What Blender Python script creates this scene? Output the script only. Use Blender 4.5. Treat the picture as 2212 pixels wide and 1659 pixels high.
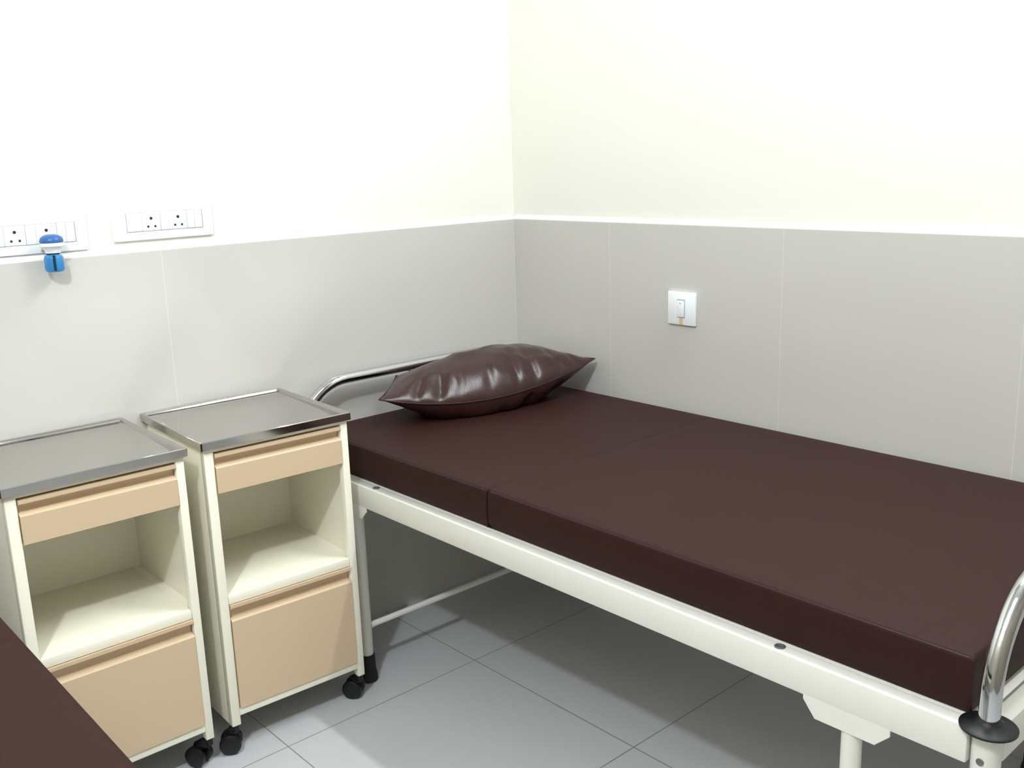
import bpy, bmesh, math, random
from mathutils import Vector, Matrix, noise

for o in list(bpy.data.objects):
    bpy.data.objects.remove(o, do_unlink=True)
sc = bpy.context.scene
COL = sc.collection

# ------------------------------------------------------------------ camera
cam_d = bpy.data.cameras.new('camera')
cam_d.sensor_width = 36.0
cam_d.lens = 2125.6 / 2212 * 36.0
cam_d.clip_start = 0.02
cam = bpy.data.objects.new('camera', cam_d)
COL.objects.link(cam)
R_ = Vector((0.66902138, 0.74254877, -0.0321204))
U_ = Vector((-0.14595341, 0.17363053, 0.97393534))
F_ = Vector((-0.72877157, 0.64689548, -0.22454006))
M = Matrix.Identity(4)
for i in range(3):
    M[i][0], M[i][1], M[i][2] = R_[i], U_[i], -F_[i]
M.translation = Vector((2.4498, -2.2064, 1.400))
cam.matrix_world = M
sc.camera = cam

# ------------------------------------------------------------------ world and lamps
world = bpy.data.worlds.new('world')
sc.world = world
world.use_nodes = True
bg = world.node_tree.nodes['Background']
bg.inputs[0].default_value = (0.9, 0.95, 1.0, 1)
bg.inputs[1].default_value = 0.02


def lamp(name, kind, loc, power, color, **kw):
    d = bpy.data.lights.new(name, kind)
    d.energy = power
    d.color = color
    for k, v in kw.items():
        setattr(d, k, v)
    o = bpy.data.objects.new(name, d)
    o.location = loc
    COL.objects.link(o)
    return o


# compact lamp high on the opposite wall, behind the second bed
lamp('wall_bulb_light', 'POINT', (1.95, -2.62, 2.62), 106, (0.855, 0.935, 1.0), shadow_soft_size=0.055)
# fluorescent tube on the wall above the made-up bed
t = lamp('tube_light', 'AREA', (1.55, -0.16, 2.85), 31, (0.90, 0.96, 1.0), shape='RECTANGLE', size=1.2, size_y=0.07)
t.rotation_euler = (math.radians(-32), 0, 0)
# soft unseen fill light below the ceiling, near the middle of the room
t = lamp('ceiling_fill_light', 'AREA', (1.9, -1.5, 2.93), 5, (0.95, 0.97, 1.0), shape='RECTANGLE', size=1.1, size_y=0.9)

sc.cycles.blur_glossy = 0.15
vs = sc.view_settings
vs.view_transform = 'Standard'
vs.look = 'None'
vs.exposure = 0.36
vs.gamma = 1.0
vs.use_curve_mapping = False


# ------------------------------------------------------------------ materials
def lin(c):
    return tuple(((x / 255) / 12.92 if x / 255 <= 0.04045 else ((x / 255 + 0.055) / 1.055) ** 2.4) for x in c) + (1,)


def mat(name, rgb, rough=0.5, metal=0.0, coat=0.0, coat_rough=0.1, bump=0.0, bscale=200, var=0.0, vscale=8, spec=0.5,
        trans=0.0, ior=1.45):
    m = bpy.data.materials.new(name)
    m.use_nodes = True
    nt = m.node_tree
    b = nt.nodes['Principled BSDF']
    c = lin(rgb)
    b.inputs['Base Color'].default_value = c
    b.inputs['Roughness'].default_value = rough
    b.inputs['Metallic'].default_value = metal
    b.inputs['Coat Weight'].default_value = coat
    b.inputs['Coat Roughness'].default_value = coat_rough
    b.inputs['Specular IOR Level'].default_value = spec
    b.inputs['Transmission Weight'].default_value = trans
    b.inputs['IOR'].default_value = ior
    tc = nt.nodes.new('ShaderNodeTexCoord')
    if var > 0:
        n = nt.nodes.new('ShaderNodeTexNoise')
        n.inputs['Scale'].default_value = vscale
        n.inputs['Detail'].default_value = 6
        nt.links.new(tc.outputs['Object'], n.inputs['Vector'])
        mx = nt.nodes.new('ShaderNodeMix')
        mx.data_type = 'RGBA'
        mx.inputs[6].default_value = tuple(x * (1 - var) for x in c[:3]) + (1,)
        mx.inputs[7].default_value = tuple(min(1, x * (1 + var)) for x in c[:3]) + (1,)
        nt.links.new(n.outputs['Fac'], mx.inputs[0])
        nt.links.new(mx.outputs[2], b.inputs['Base Color'])
    if bump > 0:
        n = nt.nodes.new('ShaderNodeTexNoise')
        n.inputs['Scale'].default_value = bscale
        n.inputs['Detail'].default_value = 3
        nt.links.new(tc.outputs['Object'], n.inputs['Vector'])
        bp = nt.nodes.new('ShaderNodeBump')
        bp.inputs['Strength'].default_value = bump
        bp.inputs['Distance'].default_value = 0.002
        nt.links.new(n.outputs['Fac'], bp.inputs['Height'])
        nt.links.new(bp.outputs['Normal'], b.inputs['Normal'])
    return m


def tile_mat(name, rgb, joint, pitch, offs, rough, width=0.0022, var=0.02, coat=0.0):
    """glazed tile; joints every `pitch` metres along each world axis in offs {axis: offset}"""
    m = mat(name, rgb, rough, var=var, vscale=2.5, coat=coat, coat_rough=0.08)
    nt = m.node_tree
    b = nt.nodes['Principled BSDF']
    src = b.inputs['Base Color'].links[0].from_socket
    tc = nt.nodes.new('ShaderNodeTexCoord')
    sep = nt.nodes.new('ShaderNodeSeparateXYZ')
    nt.links.new(tc.outputs['Object'], sep.inputs[0])
    last = None
    for ax, of in offs.items():
        a = nt.nodes.new('ShaderNodeMath'); a.operation = 'SUBTRACT'
        nt.links.new(sep.outputs[ax], a.inputs[0]); a.inputs[1].default_value = of
        p = nt.nodes.new('ShaderNodeMath'); p.operation = 'PINGPONG'
        nt.links.new(a.outputs[0], p.inputs[0]); p.inputs[1].default_value = pitch / 2
        l = nt.nodes.new('ShaderNodeMath'); l.operation = 'LESS_THAN'
        nt.links.new(p.outputs[0], l.inputs[0]); l.inputs[1].default_value = width / 2
        if last is None:
            last = l
        else:
            x = nt.nodes.new('ShaderNodeMath'); x.operation = 'MAXIMUM'
            nt.links.new(last.outputs[0], x.inputs[0]); nt.links.new(l.outputs[0], x.inputs[1])
            last = x
    mx = nt.nodes.new('ShaderNodeMix'); mx.data_type = 'RGBA'
    nt.links.new(last.outputs[0], mx.inputs[0])
    nt.links.new(src, mx.inputs[6])
    mx.inputs[7].default_value = lin(joint)
    nt.links.new(mx.outputs[2], b.inputs['Base Color'])
    return m


PAINT = mat('cream_wall_paint', (236, 235, 226), 0.65, bump=0.12, bscale=90)
CEIL = mat('ceiling_paint', (196, 196, 192), 0.8)
DARK_PAINT = mat('brown_far_wall_paint', (132, 124, 112), 0.8)
FAR_PAINT = mat('beige_far_wall_paint', (176, 170, 158), 0.8)
DADO_B = tile_mat('beige_wall_tile', (200, 197, 192), (212, 208, 202), 0.6, {'X': 0.4271, 'Z': 0.0}, 0.32, coat=0.3)
DADO_A = tile_mat('beige_wall_tile_left', (200, 197, 192), (212, 208, 202), 1.2, {'Y': 0.0, 'Z': 0.0}, 0.32, coat=0.3)
FLOOR = tile_mat('grey_floor_tile', (193, 194, 196), (132, 130, 128), 0.6, {'X': 0.4400, 'Y': -0.6}, 0.28, width=0.003, coat=0.25)
WHITE_TRIM = mat('white_cement', (246, 244, 238), 0.6)
CREAM = mat('cream_enamel', (243, 238, 220), 0.38, bump=0.05, bscale=60)
CREAM_BED = mat('cream_bed_enamel', (226, 224, 215), 0.28)
TAN = mat('tan_enamel', (209, 184, 153), 0.42, bump=0.04, bscale=60)
STEEL = mat('stainless_steel_sheet', (190, 187, 183), 0.09, metal=1.0, var=0.05, vscale=14)
CHROME = mat('chrome', (205, 206, 208), 0.08, metal=1.0)
REXINE = mat('brown_rexine', (47, 24, 21), 0.58, bump=0.25, bscale=420, var=0.06, vscale=5, spec=0.18)
PILLOW_M = mat('brown_glossy_rexine', (52, 29, 26), 0.28, bump=0.2, bscale=300, var=0.08, vscale=9, spec=0.5)
PIPING = mat('dark_brown_piping', (44, 25, 23), 0.45)
BLACK = mat('black_plastic', (12, 12, 15), 0.42)
RUBBER = mat('black_rubber', (26, 26, 27), 0.7)
WPLASTIC = mat('white_plastic', (240, 243, 246), 0.3)
GROOVE = mat('grey_gap', (150, 160, 170), 0.6)
HOLE = mat('socket_hole_dark', (40, 42, 46), 0.7)
STAIN = mat('amber_stain', (216, 186, 138), 0.6)
BLUECAP = mat('blue_plastic', (52, 100, 160), 0.35)
BLUELIQ = mat('blue_liquid_bottle', (60, 150, 215), 0.12, trans=0.35)
WICK = mat('dark_wick', (14, 30, 55), 0.6)
GREYDOT = mat('grey_indicator', (130, 140, 145), 0.4)
STEELBOLT = mat('grey_bolt', (120, 120, 122), 0.4, metal=0.6)


# ------------------------------------------------------------------ geometry helpers
class MB:
    def __init__(self):
        self.bm = bmesh.new()

    def box(self, x0, x1, y0, y1, z0, z1, bevel=0.0, seg=2, smooth=False):
        t = bmesh.new()
        bmesh.ops.create_cube(t, size=1)
        for v in t.verts:
            v.co = Vector(((x0 + x1) / 2 + v.co.x * (x1 - x0), (y0 + y1) / 2 + v.co.y * (y1 - y0),
                           (z0 + z1) / 2 + v.co.z * (z1 - z0)))
        if bevel > 0:
            bmesh.ops.bevel(t, geom=list(t.edges), offset=bevel, segments=seg, profile=0.5, affect='EDGES')
        self._add(t)
        return self

    def _add(self, t):
        me = bpy.data.meshes.new('tmp')
        t.to_mesh(me)
        t.free()
        self.bm.from_mesh(me)
        bpy.data.meshes.remove(me)

    def lathe(self, prof, center=(0, 0, 0), axis='Z', n=28, cap=True):
        """prof: list of (radius, height)"""
        t = bmesh.new()
        rings = []
        for r, h in prof:
            ring = []
            for k in range(n):
                a = 2 * math.pi * k / n
                p = (r * math.cos(a), r * math.sin(a), h)
                if axis == 'X':
                    p = (p[2], p[0], p[1])
                elif axis == 'Y':
                    p = (p[1], p[2], p[0])
                ring.append(t.verts.new(Vector(p) + Vector(center)))
            rings.append(ring)
        for a, b in zip(rings, rings[1:]):
            for k in range(n):
                t.faces.new((a[k], a[(k + 1) % n], b[(k + 1) % n], b[k]))
        if cap:
            t.faces.new(list(reversed(rings[0])))
            t.faces.new(rings[-1])
        bmesh.ops.recalc_face_normals(t, faces=t.faces)
        self._add(t)
        return self

    def tube(self, pts, r, n=16):
        t = bmesh.new()
        pts = [Vector(p) for p in pts]
        rings = []
        up = None
        for i, p in enumerate(pts):
            d = (pts[min(i + 1, len(pts) - 1)] - pts[max(i - 1, 0)]).normalized()
            if up is None:
                up = d.orthogonal().normalized()
            up = (up - d * up.dot(d)).normalized()
            s = d.cross(up)
            rr = r[i] if isinstance(r, (list, tuple)) else r
            rings.append([t.verts.new(p + (up * math.cos(2 * math.pi * k / n) + s * math.sin(2 * math.pi * k / n)) * rr)
                          for k in range(n)])
        for a, b in zip(rings, rings[1:]):
            for k in range(n):
                t.faces.new((a[k], a[(k + 1) % n], b[(k + 1) % n], b[k]))
        t.faces.new(list(reversed(rings[0])))
        t.faces.new(rings[-1])
        bmesh.ops.recalc_face_normals(t, faces=t.faces)
        self._add(t)
        return self

    def prism(self, poly, axis, a0, a1):
        """extrude a 2D polygon along axis; poly gives the other two coordinates in order"""
        t = bmesh.new()
        def mk(p, a):
            if axis == 'X': return (a, p[0], p[1])
            if axis == 'Y': return (p[0], a, p[1])
            return (p[0], p[1], a)
        A = [t.verts.new(mk(p, a0)) for p in poly]
        B = [t.verts.new(mk(p, a1)) for p in poly]
        n = len(poly)
        t.faces.new(A); t.faces.new(list(reversed(B)))
        for k in range(n):
            t.faces.new((A[k], B[k], B[(k + 1) % n], A[(k + 1) % n]))
        bmesh.ops.recalc_face_normals(t, faces=t.faces)
        self._add(t)
        return self

    def build(self, name, m, parent=None, smooth=True, loc=None):
        me = bpy.data.meshes.new(name)
        self.bm.to_mesh(me)
        self.bm.free()
        o = bpy.data.objects.new(name, me)
        me.materials.append(m)
        COL.objects.link(o)
        if smooth:
            for p in me.polygons:
                p.use_smooth = True
            me.set_sharp_from_angle(angle=math.radians(35))
        if parent:
            o.parent = parent
        if loc:
            o.location = loc
        return o


def thing(name, label, cat, loc=(0, 0, 0), rz=0.0, group=None):
    o = bpy.data.objects.new(name, None)
    o.empty_display_size = 0.1
    o.location = loc
    o.rotation_euler = (0, 0, rz)
    COL.objects.link(o)
    o['label'] = label
    o['category'] = cat
    if group:
        o['group'] = group
    return o


def struct(o):
    o['kind'] = 'structure'
    return o


def copy_tree(o, parent=None, kids=None):
    c = o.copy()
    COL.objects.link(c)
    if parent:
        c.parent = parent
    for ch in [x for x in list(bpy.data.objects) if x.parent == o]:
        copy_tree(ch, c)
    return c


# ------------------------------------------------------------------ room
XM, YM, ZM = 3.5, -2.95, 3.0
H = 1.2
struct(MB().box(-0.2, XM + 0.15, YM - 0.15, 0.2, -0.1, 0).build('floor', FLOOR, smooth=False))
struct(MB().box(-0.2, XM + 0.15, YM - 0.15, 0.2, ZM, ZM + 0.1).build('ceiling', CEIL, smooth=False))
struct(MB().box(-0.2, -0.010, YM, 0.1, 0, ZM).build('wall_left', PAINT, smooth=False))
struct(MB().box(-0.2, XM, 0.010, 0.2, 0, ZM).build('wall_right', PAINT, smooth=False))
struct(MB().box(-0.2, XM, YM - 0.15, YM, 0, ZM).build('wall_front', FAR_PAINT, smooth=False))
struct(MB().box(XM, XM + 0.15, YM, 0.2, 0, ZM).build('wall_back', DARK_PAINT, smooth=False))
# glazed tile dado, standing 10 mm proud of the paint
struct(MB().box(-0.011, 0.0, YM, 0.010, 0, H).build('trim_1', DADO_A, smooth=False))
struct(MB().box(0.0, XM, 0.0, 0.011, 0, H).build('trim_2', DADO_B, smooth=False))
# white cement fillet along the top of the tiles
struct(MB().prism([(-0.011, H), (0.0, H), (0.0, H + 0.003), (-0.010, H + 0.015), (-0.011, H + 0.015)], 'Y', YM, 0.0)
       .build('trim_3', WHITE_TRIM, smooth=False))
struct(MB().prism([(0.011, H), (0.0, H), (0.0, H + 0.003), (0.010, H + 0.015), (0.011, H + 0.015)], 'X', 0.0, XM)
       .build('trim_4', WHITE_TRIM, smooth=False))


# ------------------------------------------------------------------ bed
RZ, RH = 0.583, 0.059
YR = -0.894           # outer face of the near rail
YB = -0.030           # outer face of the wall-side rail
XH, XF = 0.060, 1.952  # head and foot posts
POST_Y = (-0.876, -0.050)


def bow_points(x, top, R=0.15):
    y0, y1 = POST_Y
    z0 = top - R
    pts = [(x, y0, RZ + 0.001), (x, y0, (RZ + z0) / 2), (x, y0, z0)]
    for k in range(1, 13):
        a = math.pi - k * math.pi / 24
        pts.append((x, y0 + R + R * math.cos(a), z0 + R * math.sin(a)))
    pts.append((x, (y0 + y1) / 2, top))
    for k in range(0, 13):
        a = math.pi / 2 - k * math.pi / 24
        pts.append((x, y1 - R + R * math.cos(a), z0 + R * math.sin(a)))
    pts += [(x, y1, (RZ + z0) / 2), (x, y1, RZ + 0.001)]
    return pts


def make_bed(loc, label):
    t = thing('hospital_bed', label, 'bed', loc, 0, 'steel frame ward beds')
    for y0 in (YR, YB - 0.03):
        r = MB().box(XH - 0.005, XF - 0.021, y0, y0 + 0.03, RZ - RH, RZ, 0.003).build('side_rail', CREAM_BED, t)
        yc = y0 + (0.017 if y0 == YR else 0.013)
        for bx in (0.414, 1.609):
            MB().lathe([(0.0095, 0), (0.0095, 0.0015), (0.0075, 0.0025), (0.0055, 0.0022), (0.005, 0.0004)], (bx, yc, RZ)).build('bolt_hole', STEELBOLT, r)
    for x0 in (XH - 0.012, XF - 0.015):
        MB().box(x0, x0 + 0.03, YR + 0.04, YB - 0.04, RZ - RH, RZ - 0.0005, 0.003).build('end_rail', CREAM_BED, t)
    MB().box(XH + 0.02, XF - 0.018, YR + 0.0305, YB - 0.0305, RZ - 0.012, RZ - 0.001).build('base_panel', CREAM_BED, t)
    # legs: tube, rubber shoe, bracket plate
    for x, bl, br in ((0.314, 0.060, 0.070), (1.745, 0.079, 0.071)):
        for y in POST_Y:
            s = 1 if y == POST_Y[0] else -1
            lg = MB().lathe([(0.0165, 0.074), (0.0165, RZ - RH - 0.001)], (x, y, 0)).build('leg', CREAM_BED, t)
            MB().lathe([(0.020, 0.0), (0.0245, 0.004), (0.0245, 0.020), (0.021, 0.035), (0.0205, 0.078), (0.0185, 0.080)], (x, y, 0)).build('rubber_foot', RUBBER, lg)
            yo = y - s * 0.0178
            zt = RZ - RH
            poly = [(x - bl, zt + 0.004), (x - bl, zt - 0.006), (x - bl + 0.022, zt - 0.034), (x + br - 0.024, zt - 0.034),
                    (x + br, zt - 0.010), (x + br, zt + 0.004)]
            MB().prism(poly, 'Y', min(yo, yo + s * 0.003), max(yo, yo + s * 0.003)).build('bracket_plate', CREAM_BED, lg)
        MB().tube([(x, POST_Y[0] + 0.016, 0.160), (x, POST_Y[1] - 0.016, 0.160)], 0.0085).build('cross_brace', CREAM_BED, t)
    # corner posts with black collars, chrome bows
    for x, top, nm in ((XH, 0.795, 'head_bow'), (XF, 0.781, 'foot_bow')):
        for y in POST_Y:
            p = MB().lathe([(0.015, 0.462), (0.0205, 0.478), (0.0205, RZ - 0.0015)], (x, y, 0)).build('corner_post', CREAM_BED, t)
            MB().lathe([(0.036, RZ - 0.001), (0.0395, RZ + 0.001), (0.0395, RZ + 0.004), (0.035, RZ + 0.0065), (0.022, RZ + 0.009), (0.0165, RZ + 0.014)],
                       (x, y, 0), n=40).build('collar', BLACK, p)
            MB().lathe([(0.004, -0.0225), (0.0055, -0.0215), (0.0055, -0.0195)], (x, y, RZ - 0.045), 'Y').build('screw', STEELBOLT, p) if y == POST_Y[0] else None
        b = MB().tube(bow_points(x, top), 0.015, 20).build(nm, CHROME, t)
        yc = sum(POST_Y) / 2
        for y in (yc - 0.036, yc + 0.036):
            MB().tube([(x, y, RZ - 0.002), (x, y, top - 0.012)], 0.0032, 10).build('bow_rod', CHROME, b)
    return t


make_bed((0, 0, 0), 'white steel ward bed with chrome end bows, standing along the right wall')
make_bed((0, -1.814, 0), 'ward bed under the bare brown mattress at the bottom left corner')


# ------------------------------------------------------------------ mattresses
def pad(x0, x1, y0, y1, z0, z1, seed, rx0, rx1):
    """soft-edged foam slab, finely gridded"""
    nx, ny = max(6, int((x1 - x0) / 0.03)), 28
    t = bmesh.new()
    r = 0.010
    def prof(u):  # 0..1 -> position with extra rows at the rounded edge
        return u
    us = [0, 0.25, 0.5, 0.75, 1]
    def coords(a, b, n, ra=r, rb=r):
        L = [a + ra * (1 - math.cos(k * math.pi / 8)) for k in range(0, 5)]
        L += [a + ra + (b - a - ra - rb) * k / n for k in range(1, n)]
        L += [b - rb * (1 - math.cos(k * math.pi / 8)) for k in range(4, -1, -1)]
        return L
    X, Y = coords(x0, x1, nx, rx0, rx1), coords(y0, y1, ny)
    def edge_drop(c, a, b, ra=r, rb=r):
        d, q = (c - a, ra) if c - a < b - c else (b - c, rb)
        return 0 if d >= q else q - math.sqrt(max(0, q * q - (q - d) ** 2))
    top = []
    for x in X:
        row = []
        for y in Y:
            z = z1 - max(edge_drop(x, x0, x1, rx0, rx1), edge_drop(y, y0, y1))
            inner = min(1, min(x - x0, x1 - x, y - y0, y1 - y) / 0.06)
            z += inner * 0.0022 * noise.noise(Vector((x * 4 + seed, y * 4, 0)))
            row.append(t.verts.new((x, y, z)))
        top.append(row)
    for i in range(len(X) - 1):
        for j in range(len(Y) - 1):
            t.faces.new((top[i][j], top[i + 1][j], top[i + 1][j + 1], top[i][j + 1]))
    loop = [top[i][0] for i in range(len(X))] + [top[-1][j] for j in range(1, len(Y))] + \
           [top[i][-1] for i in range(len(X) - 2, -1, -1)] + [top[0][j] for j in range(len(Y) - 2, 0, -1)]
    prev = loop
    cx, cy = (x0 + x1) / 2, (y0 + y1) / 2
    for k in range(1, 7):
        z = (z1 - r) + (z0 - (z1 - r)) * k / 6
        ring = []
        bulge = 0.0025 * math.sin(math.pi * k / 6)
        inset = 0.004 if k == 6 else 0
        for v in loop:
            dx = (1 if v.co.x > x1 - 1e-6 else -1 if v.co.x < x0 + 1e-6 else 0)
            dy = (1 if v.co.y > y1 - 1e-6 else -1 if v.co.y < y0 + 1e-6 else 0)
            b = 0 if (dx and abs(v.co.x - x0) > 0 and False) else bulge
            ring.append(t.verts.new((v.co.x - dx * inset, v.co.y + dy * (b - inset), z)))
        n = len(ring)
        for q in range(n):
            t.faces.new((prev[q], ring[q], ring[(q + 1) % n], prev[(q + 1) % n]))
        prev = ring
    t.faces.new(prev)
    bmesh.ops.recalc_face_normals(t, faces=t.faces)
    m = MB()
    m._add(t)
    return m


def make_mattress(dy, label):
    t = thing('mattress', label, 'mattress', (0, dy, RZ), 0, 'brown foam mattresses on the ward beds')
    zt = 0.0925
    for (a, b, ra, rb) in ((0.080, 0.8381, 0.010, 0.0006), (0.8383, 1.921, 0.0006, 0.010)):
        m = pad(a, b, -0.861, -0.026, 0.0005, zt, 1 + dy, ra, rb).build('mattress_section', REXINE, t)
        # soft rounded corners where the two sections meet
        for v in m.data.vertices:
            for xi, sg in ((0.8381, -1), (0.8383, 1)):
                if (b if sg < 0 else a) == xi:
                    k = max(0, 1 - (v.co.y + 0.8635) / 0.020) ** 2 * max(0, 1 - abs(v.co.x - xi) / 0.03)
                    v.co.x += sg * 0.0030 * k
                    k2 = k * (1 if v.co.z > zt - 0.012 else 0)
                    v.co.z -= 0.003 * k2
        # piped seam round the top edge
        e = 0.0025
        pts = [(a + 0.010, -0.8605 + e, zt - 0.005), (b - 0.010, -0.8605 + e, zt - 0.005)]
        MB().tube(pts, 0.0016, 8).build('piping', PIPING, m)
    return t


make_mattress(0.0, 'dark brown two-section mattress with a pillow on it beside the right wall')
make_mattress(-1.814, 'bare dark brown mattress cut off at the bottom left corner, in front of the lockers')


# ------------------------------------------------------------------ pillow
def make_pillow():
    N = 72
    base = 0.6775
    NL, NR = Vector((0.250, -0.742, 0.764)), Vector((0.388, -0.030, 0.783))
    FL, FR = Vector((0.075, -0.560, 0.775)), Vector((0.050, -0.030, 0.775))
    def seam(s, t_):  # s along the length 0..1, t_ across 0 near .. 1 far
        p = NL.lerp(NR, s).lerp(FL.lerp(FR, s), t_)
        return p
    t = bmesh.new()
    def h(s, t_):
        a = max(0, math.sin(math.pi * s)) ** 0.62
        b = max(0, math.sin(math.pi * t_)) ** 0.62
        return a * b
    def sag(s, t_):
        # edges sag between the tips and bow outwards / inwards
        e = 4 * s * (1 - s)
        near = (1 - t_) ** 1.5
        z = -0.046 * e * near * (1.25 - 0.5 * s) - 0.055 * e * t_ ** 1.5
        x = 0.050 * e * near
        # short ends pulled in
        f = 4 * t_ * (1 - t_)
        y = (0.01 * f * (1 - s) ** 3 - 0.03 * f * s ** 3)
        return Vector((x, y, z))
    def wr(p, amp):
        q = Vector((p.x * 7, p.y * 5, p.z * 7))
        w = noise.noise(q) * 0.6 + noise.noise(q * 2.3) * 0.4
        rid = 1 - abs(noise.noise(Vector((p.x * 9 + 3, p.y * 6, 2.2)))) * 2
        return amp * (w + 0.55 * max(0, rid) ** 3)
    top, bot = [], []
    for i in range(N + 1):
        s = i / N
        rt, rb = [], []
        for j in range(N // 2 + 1):
            u = j / (N // 2)
            c = seam(s, u) + sag(s, u)
            hh = h(s, u)
            pt = c.copy()
            pt.z += (0.100 + 0.008 * s) * hh
            pt.z += wr(pt, 0.011) * min(1, hh * 2.2)
            edge = (i in (0, N)) or (j in (0, N // 2))
            # creases running in from the near seam
            for (cs, wd, dp) in ((0.66, 0.022, 0.020), (0.57, 0.015, 0.014), (0.44, 0.02, 0.010), (0.22, 0.018, 0.018), (0.13, 0.013, 0.012), (0.31, 0.015, 0.008), (0.80, 0.014, 0.010), (0.90, 0.012, 0.008)):
                k = math.exp(-((s - cs - 0.12 * u) / wd) ** 2) * math.exp(-u / 0.22) * min(1, u * 14)
                pt.z -= dp * k
            pb = c.copy()
            pb.z -= 0.125 * hh
            pb.x += (0.015 + 0.035 * s) * hh * (1 - u)
            for (cs, wd, dp) in ((0.63, 0.03, 0.040), (0.50, 0.02, 0.018), (0.78, 0.025, 0.022), (0.3, 0.02, 0.012)):
                k = math.exp(-((s - cs + 0.1 * u) / wd) ** 2) * math.exp(-u / 0.16) * min(1, u * 12)
                pb.z += dp * k
            pb.z += wr(pb, 0.009) * min(1, hh * 2)
            pb.z = max(pb.z, base + 0.0006 * noise.noise(pb * 9))
            pt.z = max(pt.z, pb.z + 0.001)
            vt = t.verts.new(pt)
            rt.append(vt)
            rb.append(vt if edge else t.verts.new(pb))
        top.append(rt); bot.append(rb)
    J = N // 2
    for i in range(N):
        for j in range(J):
            t.faces.new((top[i][j], top[i + 1][j], top[i + 1][j + 1], top[i][j + 1]))
            f = [bot[i][j], bot[i][j + 1], bot[i + 1][j + 1], bot[i + 1][j]]
            if len(set(f)) == 4:
                try:
                    t.faces.new(f)
                except ValueError:
                    pass
    bmesh.ops.recalc_face_normals(t, faces=t.faces)
    edge_pts = [top[i][0].co.copy() for i in range(N + 1)] + [top[N][j].co.copy() for j in range(1, J + 1)] + \
               [top[i][J].co.copy() for i in range(N - 1, -1, -1)] + [top[0][j].co.copy() for j in range(J - 1, -1, -1)]
    m = MB(); m._add(t)
    th = thing('pillow', 'plump glossy dark brown pillow with pointed corners at the bed head', 'pillow', (0.2, -0.35, base))
    off = Vector((0.2, -0.35, base))
    body = m.build('pillow_cover', PILLOW_M, th)
    for v in body.data.vertices:
        v.co -= off
    mod = body.modifiers.new('s', 'SUBSURF'); mod.levels = 1; mod.render_levels = 1
    sm = MB().tube([p - off for p in edge_pts], 0.0021, 8).build('seam', PIPING, th)
    return th


make_pillow()


# ------------------------------------------------------------------ bedside lockers
W, D = 0.3873, 0.3935
ZT = 0.7956


def make_caster(name_parent, cx, cy, rz, ox, oy):
    """twin wheel castor hung from a leg at (ox, oy)"""
    c = MB()
    c.tube([(ox, oy, 0.079), (ox, oy, 0.056)], 0.008, 12)
    def tr(p):
        return (cx + p[0] * math.cos(rz) - p[1] * math.sin(rz), cy + p[0] * math.sin(rz) + p[1] * math.cos(rz), p[2])
    # hood between and over the wheels
    c.tube([(ox, oy, 0.060), ((ox + cx) / 2, (oy + cy) / 2, 0.058), (cx, cy, 0.050), tr((-0.012, 0, 0.03))], [0.011, 0.013, 0.012, 0.008], 12)
    o = c.build('castor', BLACK, name_parent)
    for s in (-1, 1):
        w = MB()
        prof = [(0.004, -0.0085), (0.021, -0.0085), (0.0258, -0.0055), (0.0265, 0.0), (0.0258, 0.0055), (0.021, 0.0085), (0.012, 0.0075), (0.004, 0.009)]
        w.lathe([(r, hh + s * 0.0145) for r, hh in prof], (0, 0, 0.0), 'Y', n=28)
        for v in w.bm.verts:
            p = tr((v.co.x, v.co.y, v.co.z + 0.0268))
            v.co = Vector(p)
        w.build('wheel', BLACK, o)
    return o


def drawer_front(z0, z1, ztop, name, parent, b0, b1, depth_back):
    """pressed panel: flat face, recessed finger channel, folded lip along the top"""
    xf = D - 0.0065
    prof = [(xf - 0.016, z0), (xf, z0), (xf, z1 - 0.003), (xf - 0.003, z1), (xf - 0.009, z1 + 0.002), (xf - 0.018, z1 + 0.004),
            (xf - 0.019, z1 + 0.010), (xf - 0.016, ztop - 0.014), (xf - 0.004, ztop - 0.011), (xf + 0.0005, ztop - 0.008), (xf + 0.0005, ztop), (xf - 0.024, ztop), (xf - 0.024, z0)]
    o = MB().prism(prof, 'Y', b0, b1).build(name, TAN, parent, smooth=False)
    return o


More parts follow.
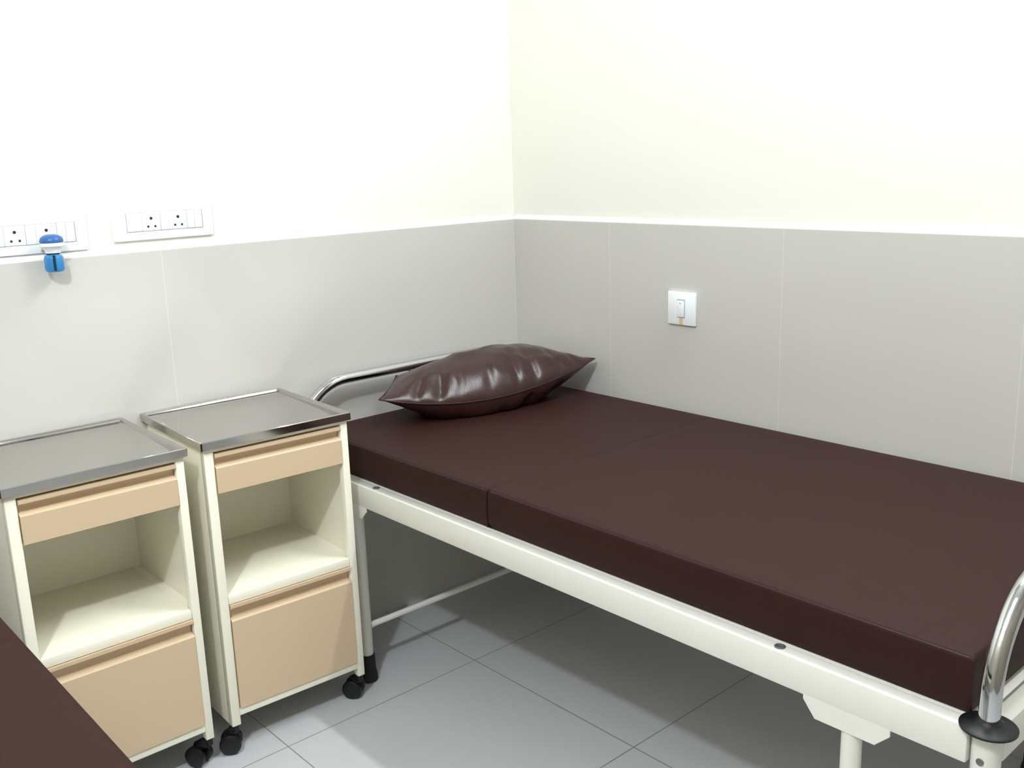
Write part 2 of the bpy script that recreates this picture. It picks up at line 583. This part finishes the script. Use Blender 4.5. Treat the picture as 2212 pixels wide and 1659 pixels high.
def make_locker(loc, rz, label, casters):
    t = thing('bedside_locker', label, 'cabinet', loc, rz, 'bedside lockers between the beds')
    y = lambda b: b - W
    # carcass: side panels, front stiles, back, bottom and top rails in one shell
    c = MB()
    xfr = D - 0.010
    c.box(0.012, xfr - 0.004, y(0.0085), y(0.0105), 0.076, 0.776)
    c.box(0.012, xfr - 0.004, y(0.3775), y(0.3795), 0.076, 0.776)
    c.box(xfr - 0.022, xfr, y(0.0085), y(0.0305), 0.075, 0.776, 0.0015)
    c.box(xfr - 0.022, xfr, y(0.3600), y(0.3795), 0.075, 0.776, 0.0015)
    c.box(0.010, 0.030, y(0.0085), y(0.0285), 0.075, 0.776, 0.0015)
    c.box(0.010, 0.030, y(0.3595), y(0.3795), 0.075, 0.776, 0.0015)
    c.box(0.0302, 0.0315, y(0.010), y(0.378), 0.100, 0.776)
    c.box(0.02, xfr - 0.024, y(0.0105), y(0.3775), 0.100, 0.102)
    c.box(xfr - 0.022, xfr - 0.0005, y(0.0305), y(0.360), 0.0985, 0.1165, 0.001)
    c.box(xfr - 0.022, xfr - 0.002, y(0.0305), y(0.360), 0.766, 0.776)
    c.build('carcass', CREAM, t)
    sh = MB()
    sh.box(0.024, xfr - 0.001, y(0.0315), y(0.3590), 0.389, 0.410, 0.001)
    sh.box(0.024, xfr - 0.024, y(0.0107), y(0.3773), 0.389, 0.4099)
    sh.build('shelf', CREAM, t)
    # inner lining of the open bay above the shelf
    drawer_front(0.667, 0.730, 0.7615, 'drawer', t, y(0.0325), y(0.3585), 0)
    MB().box(0.025, xfr - 0.026, y(0.02), y(0.368), 0.668, 0.674).build('drawer_tray', CREAM, t)
    d = drawer_front(0.1185, 0.349, 0.3875, 'door', t, y(0.0325), y(0.3585), 0)
    # steel tray top with a raised rim
    tr = MB()
    a0, a1, b0, b1 = 0.0, D, y(0), y(W)
    z0, z1, zf = 0.776, ZT, ZT - 0.0085
    b = tr.bm
    def ringv(i, z, ch=0.0):
        x0, x1, u0, u1 = a0 + i, a1 - i, b0 + i, b1 - i
        k = 0.003
        return [b.verts.new(p) for p in ((x0 + k, u0, z), (x1 - k, u0, z), (x1, u0 + k, z), (x1, u1 - k, z), (x1 - k, u1, z), (x0 + k, u1, z), (x0, u1 - k, z), (x0, u0 + k, z))]
    rings = [ringv(0.004, z0), ringv(0.0, z0), ringv(0.0, z1 - 0.002), ringv(0.0012, z1 - 0.0004), ringv(0.0035, z1), ringv(0.0065, z1 - 0.0012), ringv(0.0085, z1 - 0.004), ringv(0.0105, zf + 0.0008), ringv(0.0145, zf)]
    for r0, r1 in zip(rings, rings[1:]):
        for k in range(8):
            b.faces.new((r0[k], r0[(k + 1) % 8], r1[(k + 1) % 8], r1[k]))
    b.faces.new(rings[-1])
    b.faces.new(list(reversed(rings[0])))
    bmesh.ops.recalc_face_normals(b, faces=b.faces)
    tr.build('steel_tray_top', STEEL, t)
    for (ox, oy, dx, dy, r) in casters:
        make_caster(t, ox + dx, oy + dy, r, ox, oy)
    return t


fx, bx_, ly, ry = D - 0.021, 0.020, 0.0195 - W, 0.370 - W
R = math.radians
make_locker((0.0139, -0.9154, 0), R(-2.474),
            'cream bedside locker with steel tray top, the one nearer the bed with the pillow',
            [(fx, ly, -0.012, -0.010, R(60)), (fx, ry, -0.030, -0.004, R(40)), (bx_, ly, 0.018, 0.01, R(20)), (bx_, ry, 0.018, -0.01, R(-30))])
make_locker((0.0050, -1.3498, 0), R(-0.564),
            'cream bedside locker with steel tray top, cut off by the left edge',
            [(fx, ly, -0.02, 0.002, R(15)), (fx, ry, -0.026, -0.018, R(30)), (bx_, ly, 0.018, 0.01, R(20)), (bx_, ry, 0.018, -0.01, R(-30))])


# ------------------------------------------------------------------ socket boards on the left wall
def make_board(yr, zc, label, tilt=0.0):
    """origin at the plate's right end centre, on the painted wall"""
    t = thing('socket_board', label, 'socket', (-0.010, yr, zc), 0, 'socket boards above the wall tiles')
    t.rotation_euler = (tilt, 0, 0)
    MB().box(0, 0.009, -0.260, 0, -0.0445, 0.0445, 0.003).build('cover_plate', WPLASTIC, t)
    MB().box(0.004, 0.0094, -0.2265, -0.0285, -0.0232, 0.0238).build('module_frame', GROOVE, t, smooth=False)
    mods = [('switch', -0.2255, -0.1880), ('socket', -0.1870, -0.1410), ('switch', -0.1400, -0.1185), ('socket', -0.1175, -0.0715),
            ('switch', -0.0705, -0.0515), ('switch', -0.0505, -0.0310)]
    for k, a, b in mods:
        m = MB().box(0.005, 0.0105 if k == 'socket' else 0.0115, a, b, -0.0222, 0.0228, 0.0008).build(k, WPLASTIC, t)
        if k == 'socket':
            c = (a + b) / 2
            for dy, dz, r in ((0, 0.008, 0.0038), (-0.009, -0.012, 0.0029), (0.009, -0.012, 0.0029)):
                MB().lathe([(r, 0.0), (r, 0.0004)], (0.0105, c + dy, dz), 'X', n=16).build('pin_hole', HOLE, m)
    return t


make_board(-1.0525, 1.2725, 'white socket board with nothing plugged in, above the tiles left of the corner')
make_board(-1.3725, 1.2610, 'white socket board at the left edge, with the blue vaporiser plugged in')

# ------------------------------------------------------------------ plug-in vaporiser
v = thing('vaporiser', 'small plug-in vaporiser with blue cap and blue liquid bottle in the left socket board', 'vaporiser', (0.0005, -1.468, 1.258))
MB().lathe([(0.0255, -0.016), (0.0262, -0.012), (0.024, -0.005), (0.018, 0.0), (0.010, 0.0025), (0.002, 0.003)], (0.030, 0, 0.000), 'Z', n=32).build('blue_cap', BLUECAP, v)
MB().lathe([(0.0165, -0.040), (0.0175, -0.034), (0.022, -0.028), (0.0262, -0.024), (0.0262, -0.0165)], (0.030, 0, 0.0), 'Z', n=32).box(0.0, 0.012, -0.019, 0.019, -0.034, -0.010, 0.002).build('body', WPLASTIC, v)
bt = MB().lathe([(0.017, -0.083), (0.0205, -0.080), (0.0212, -0.075), (0.0212, -0.052), (0.019, -0.047), (0.0135, -0.043), (0.0135, -0.0405)], (0.030, 0, 0.0), 'Z', n=32).build('bottle', BLUELIQ, v)
MB().lathe([(0.0138, -0.046), (0.0141, -0.0405)], (0.030, 0, 0), 'Z', n=24).build('collar', WICK, bt)
MB().box(0.0505, 0.0525, -0.0085, -0.0030, -0.079, -0.044).build('wick', WICK, bt)

# ------------------------------------------------------------------ wall switch over the bed
s = thing('wall_switch', 'square white wall switch with amber stain on the tiled right wall above the bed', 'switch', (0.7070, 0.0, 0.966))
MB().box(-0.0485, 0.0485, -0.010, 0.0, -0.047, 0.047, 0.003).build('cover_plate', WPLASTIC, s)
fr = MB().box(-0.0135, 0.0135, -0.0106, -0.008, -0.026, 0.0265).build('module_frame', GROOVE, s, smooth=False)
rk = MB().box(-0.0115, 0.0115, -0.0135, -0.009, -0.0235, 0.0235, 0.0012).build('rocker', WPLASTIC, s)
MB().lathe([(0.0022, 0), (0.0020, 0.0006)], (0, -0.0141, 0.0155), 'Y', n=14).build('indicator', GREYDOT, rk)
st = MB().prism([(-0.006, -0.0265), (0.007, -0.0265), (0.0065, -0.036), (0.008, -0.0445), (0.001, -0.0465), (-0.007, -0.0445), (-0.0055, -0.034)], 'Y', -0.0103, -0.0098).build('stain', STAIN, s, smooth=False)
st['label'] = 'amber stain below the rocker'
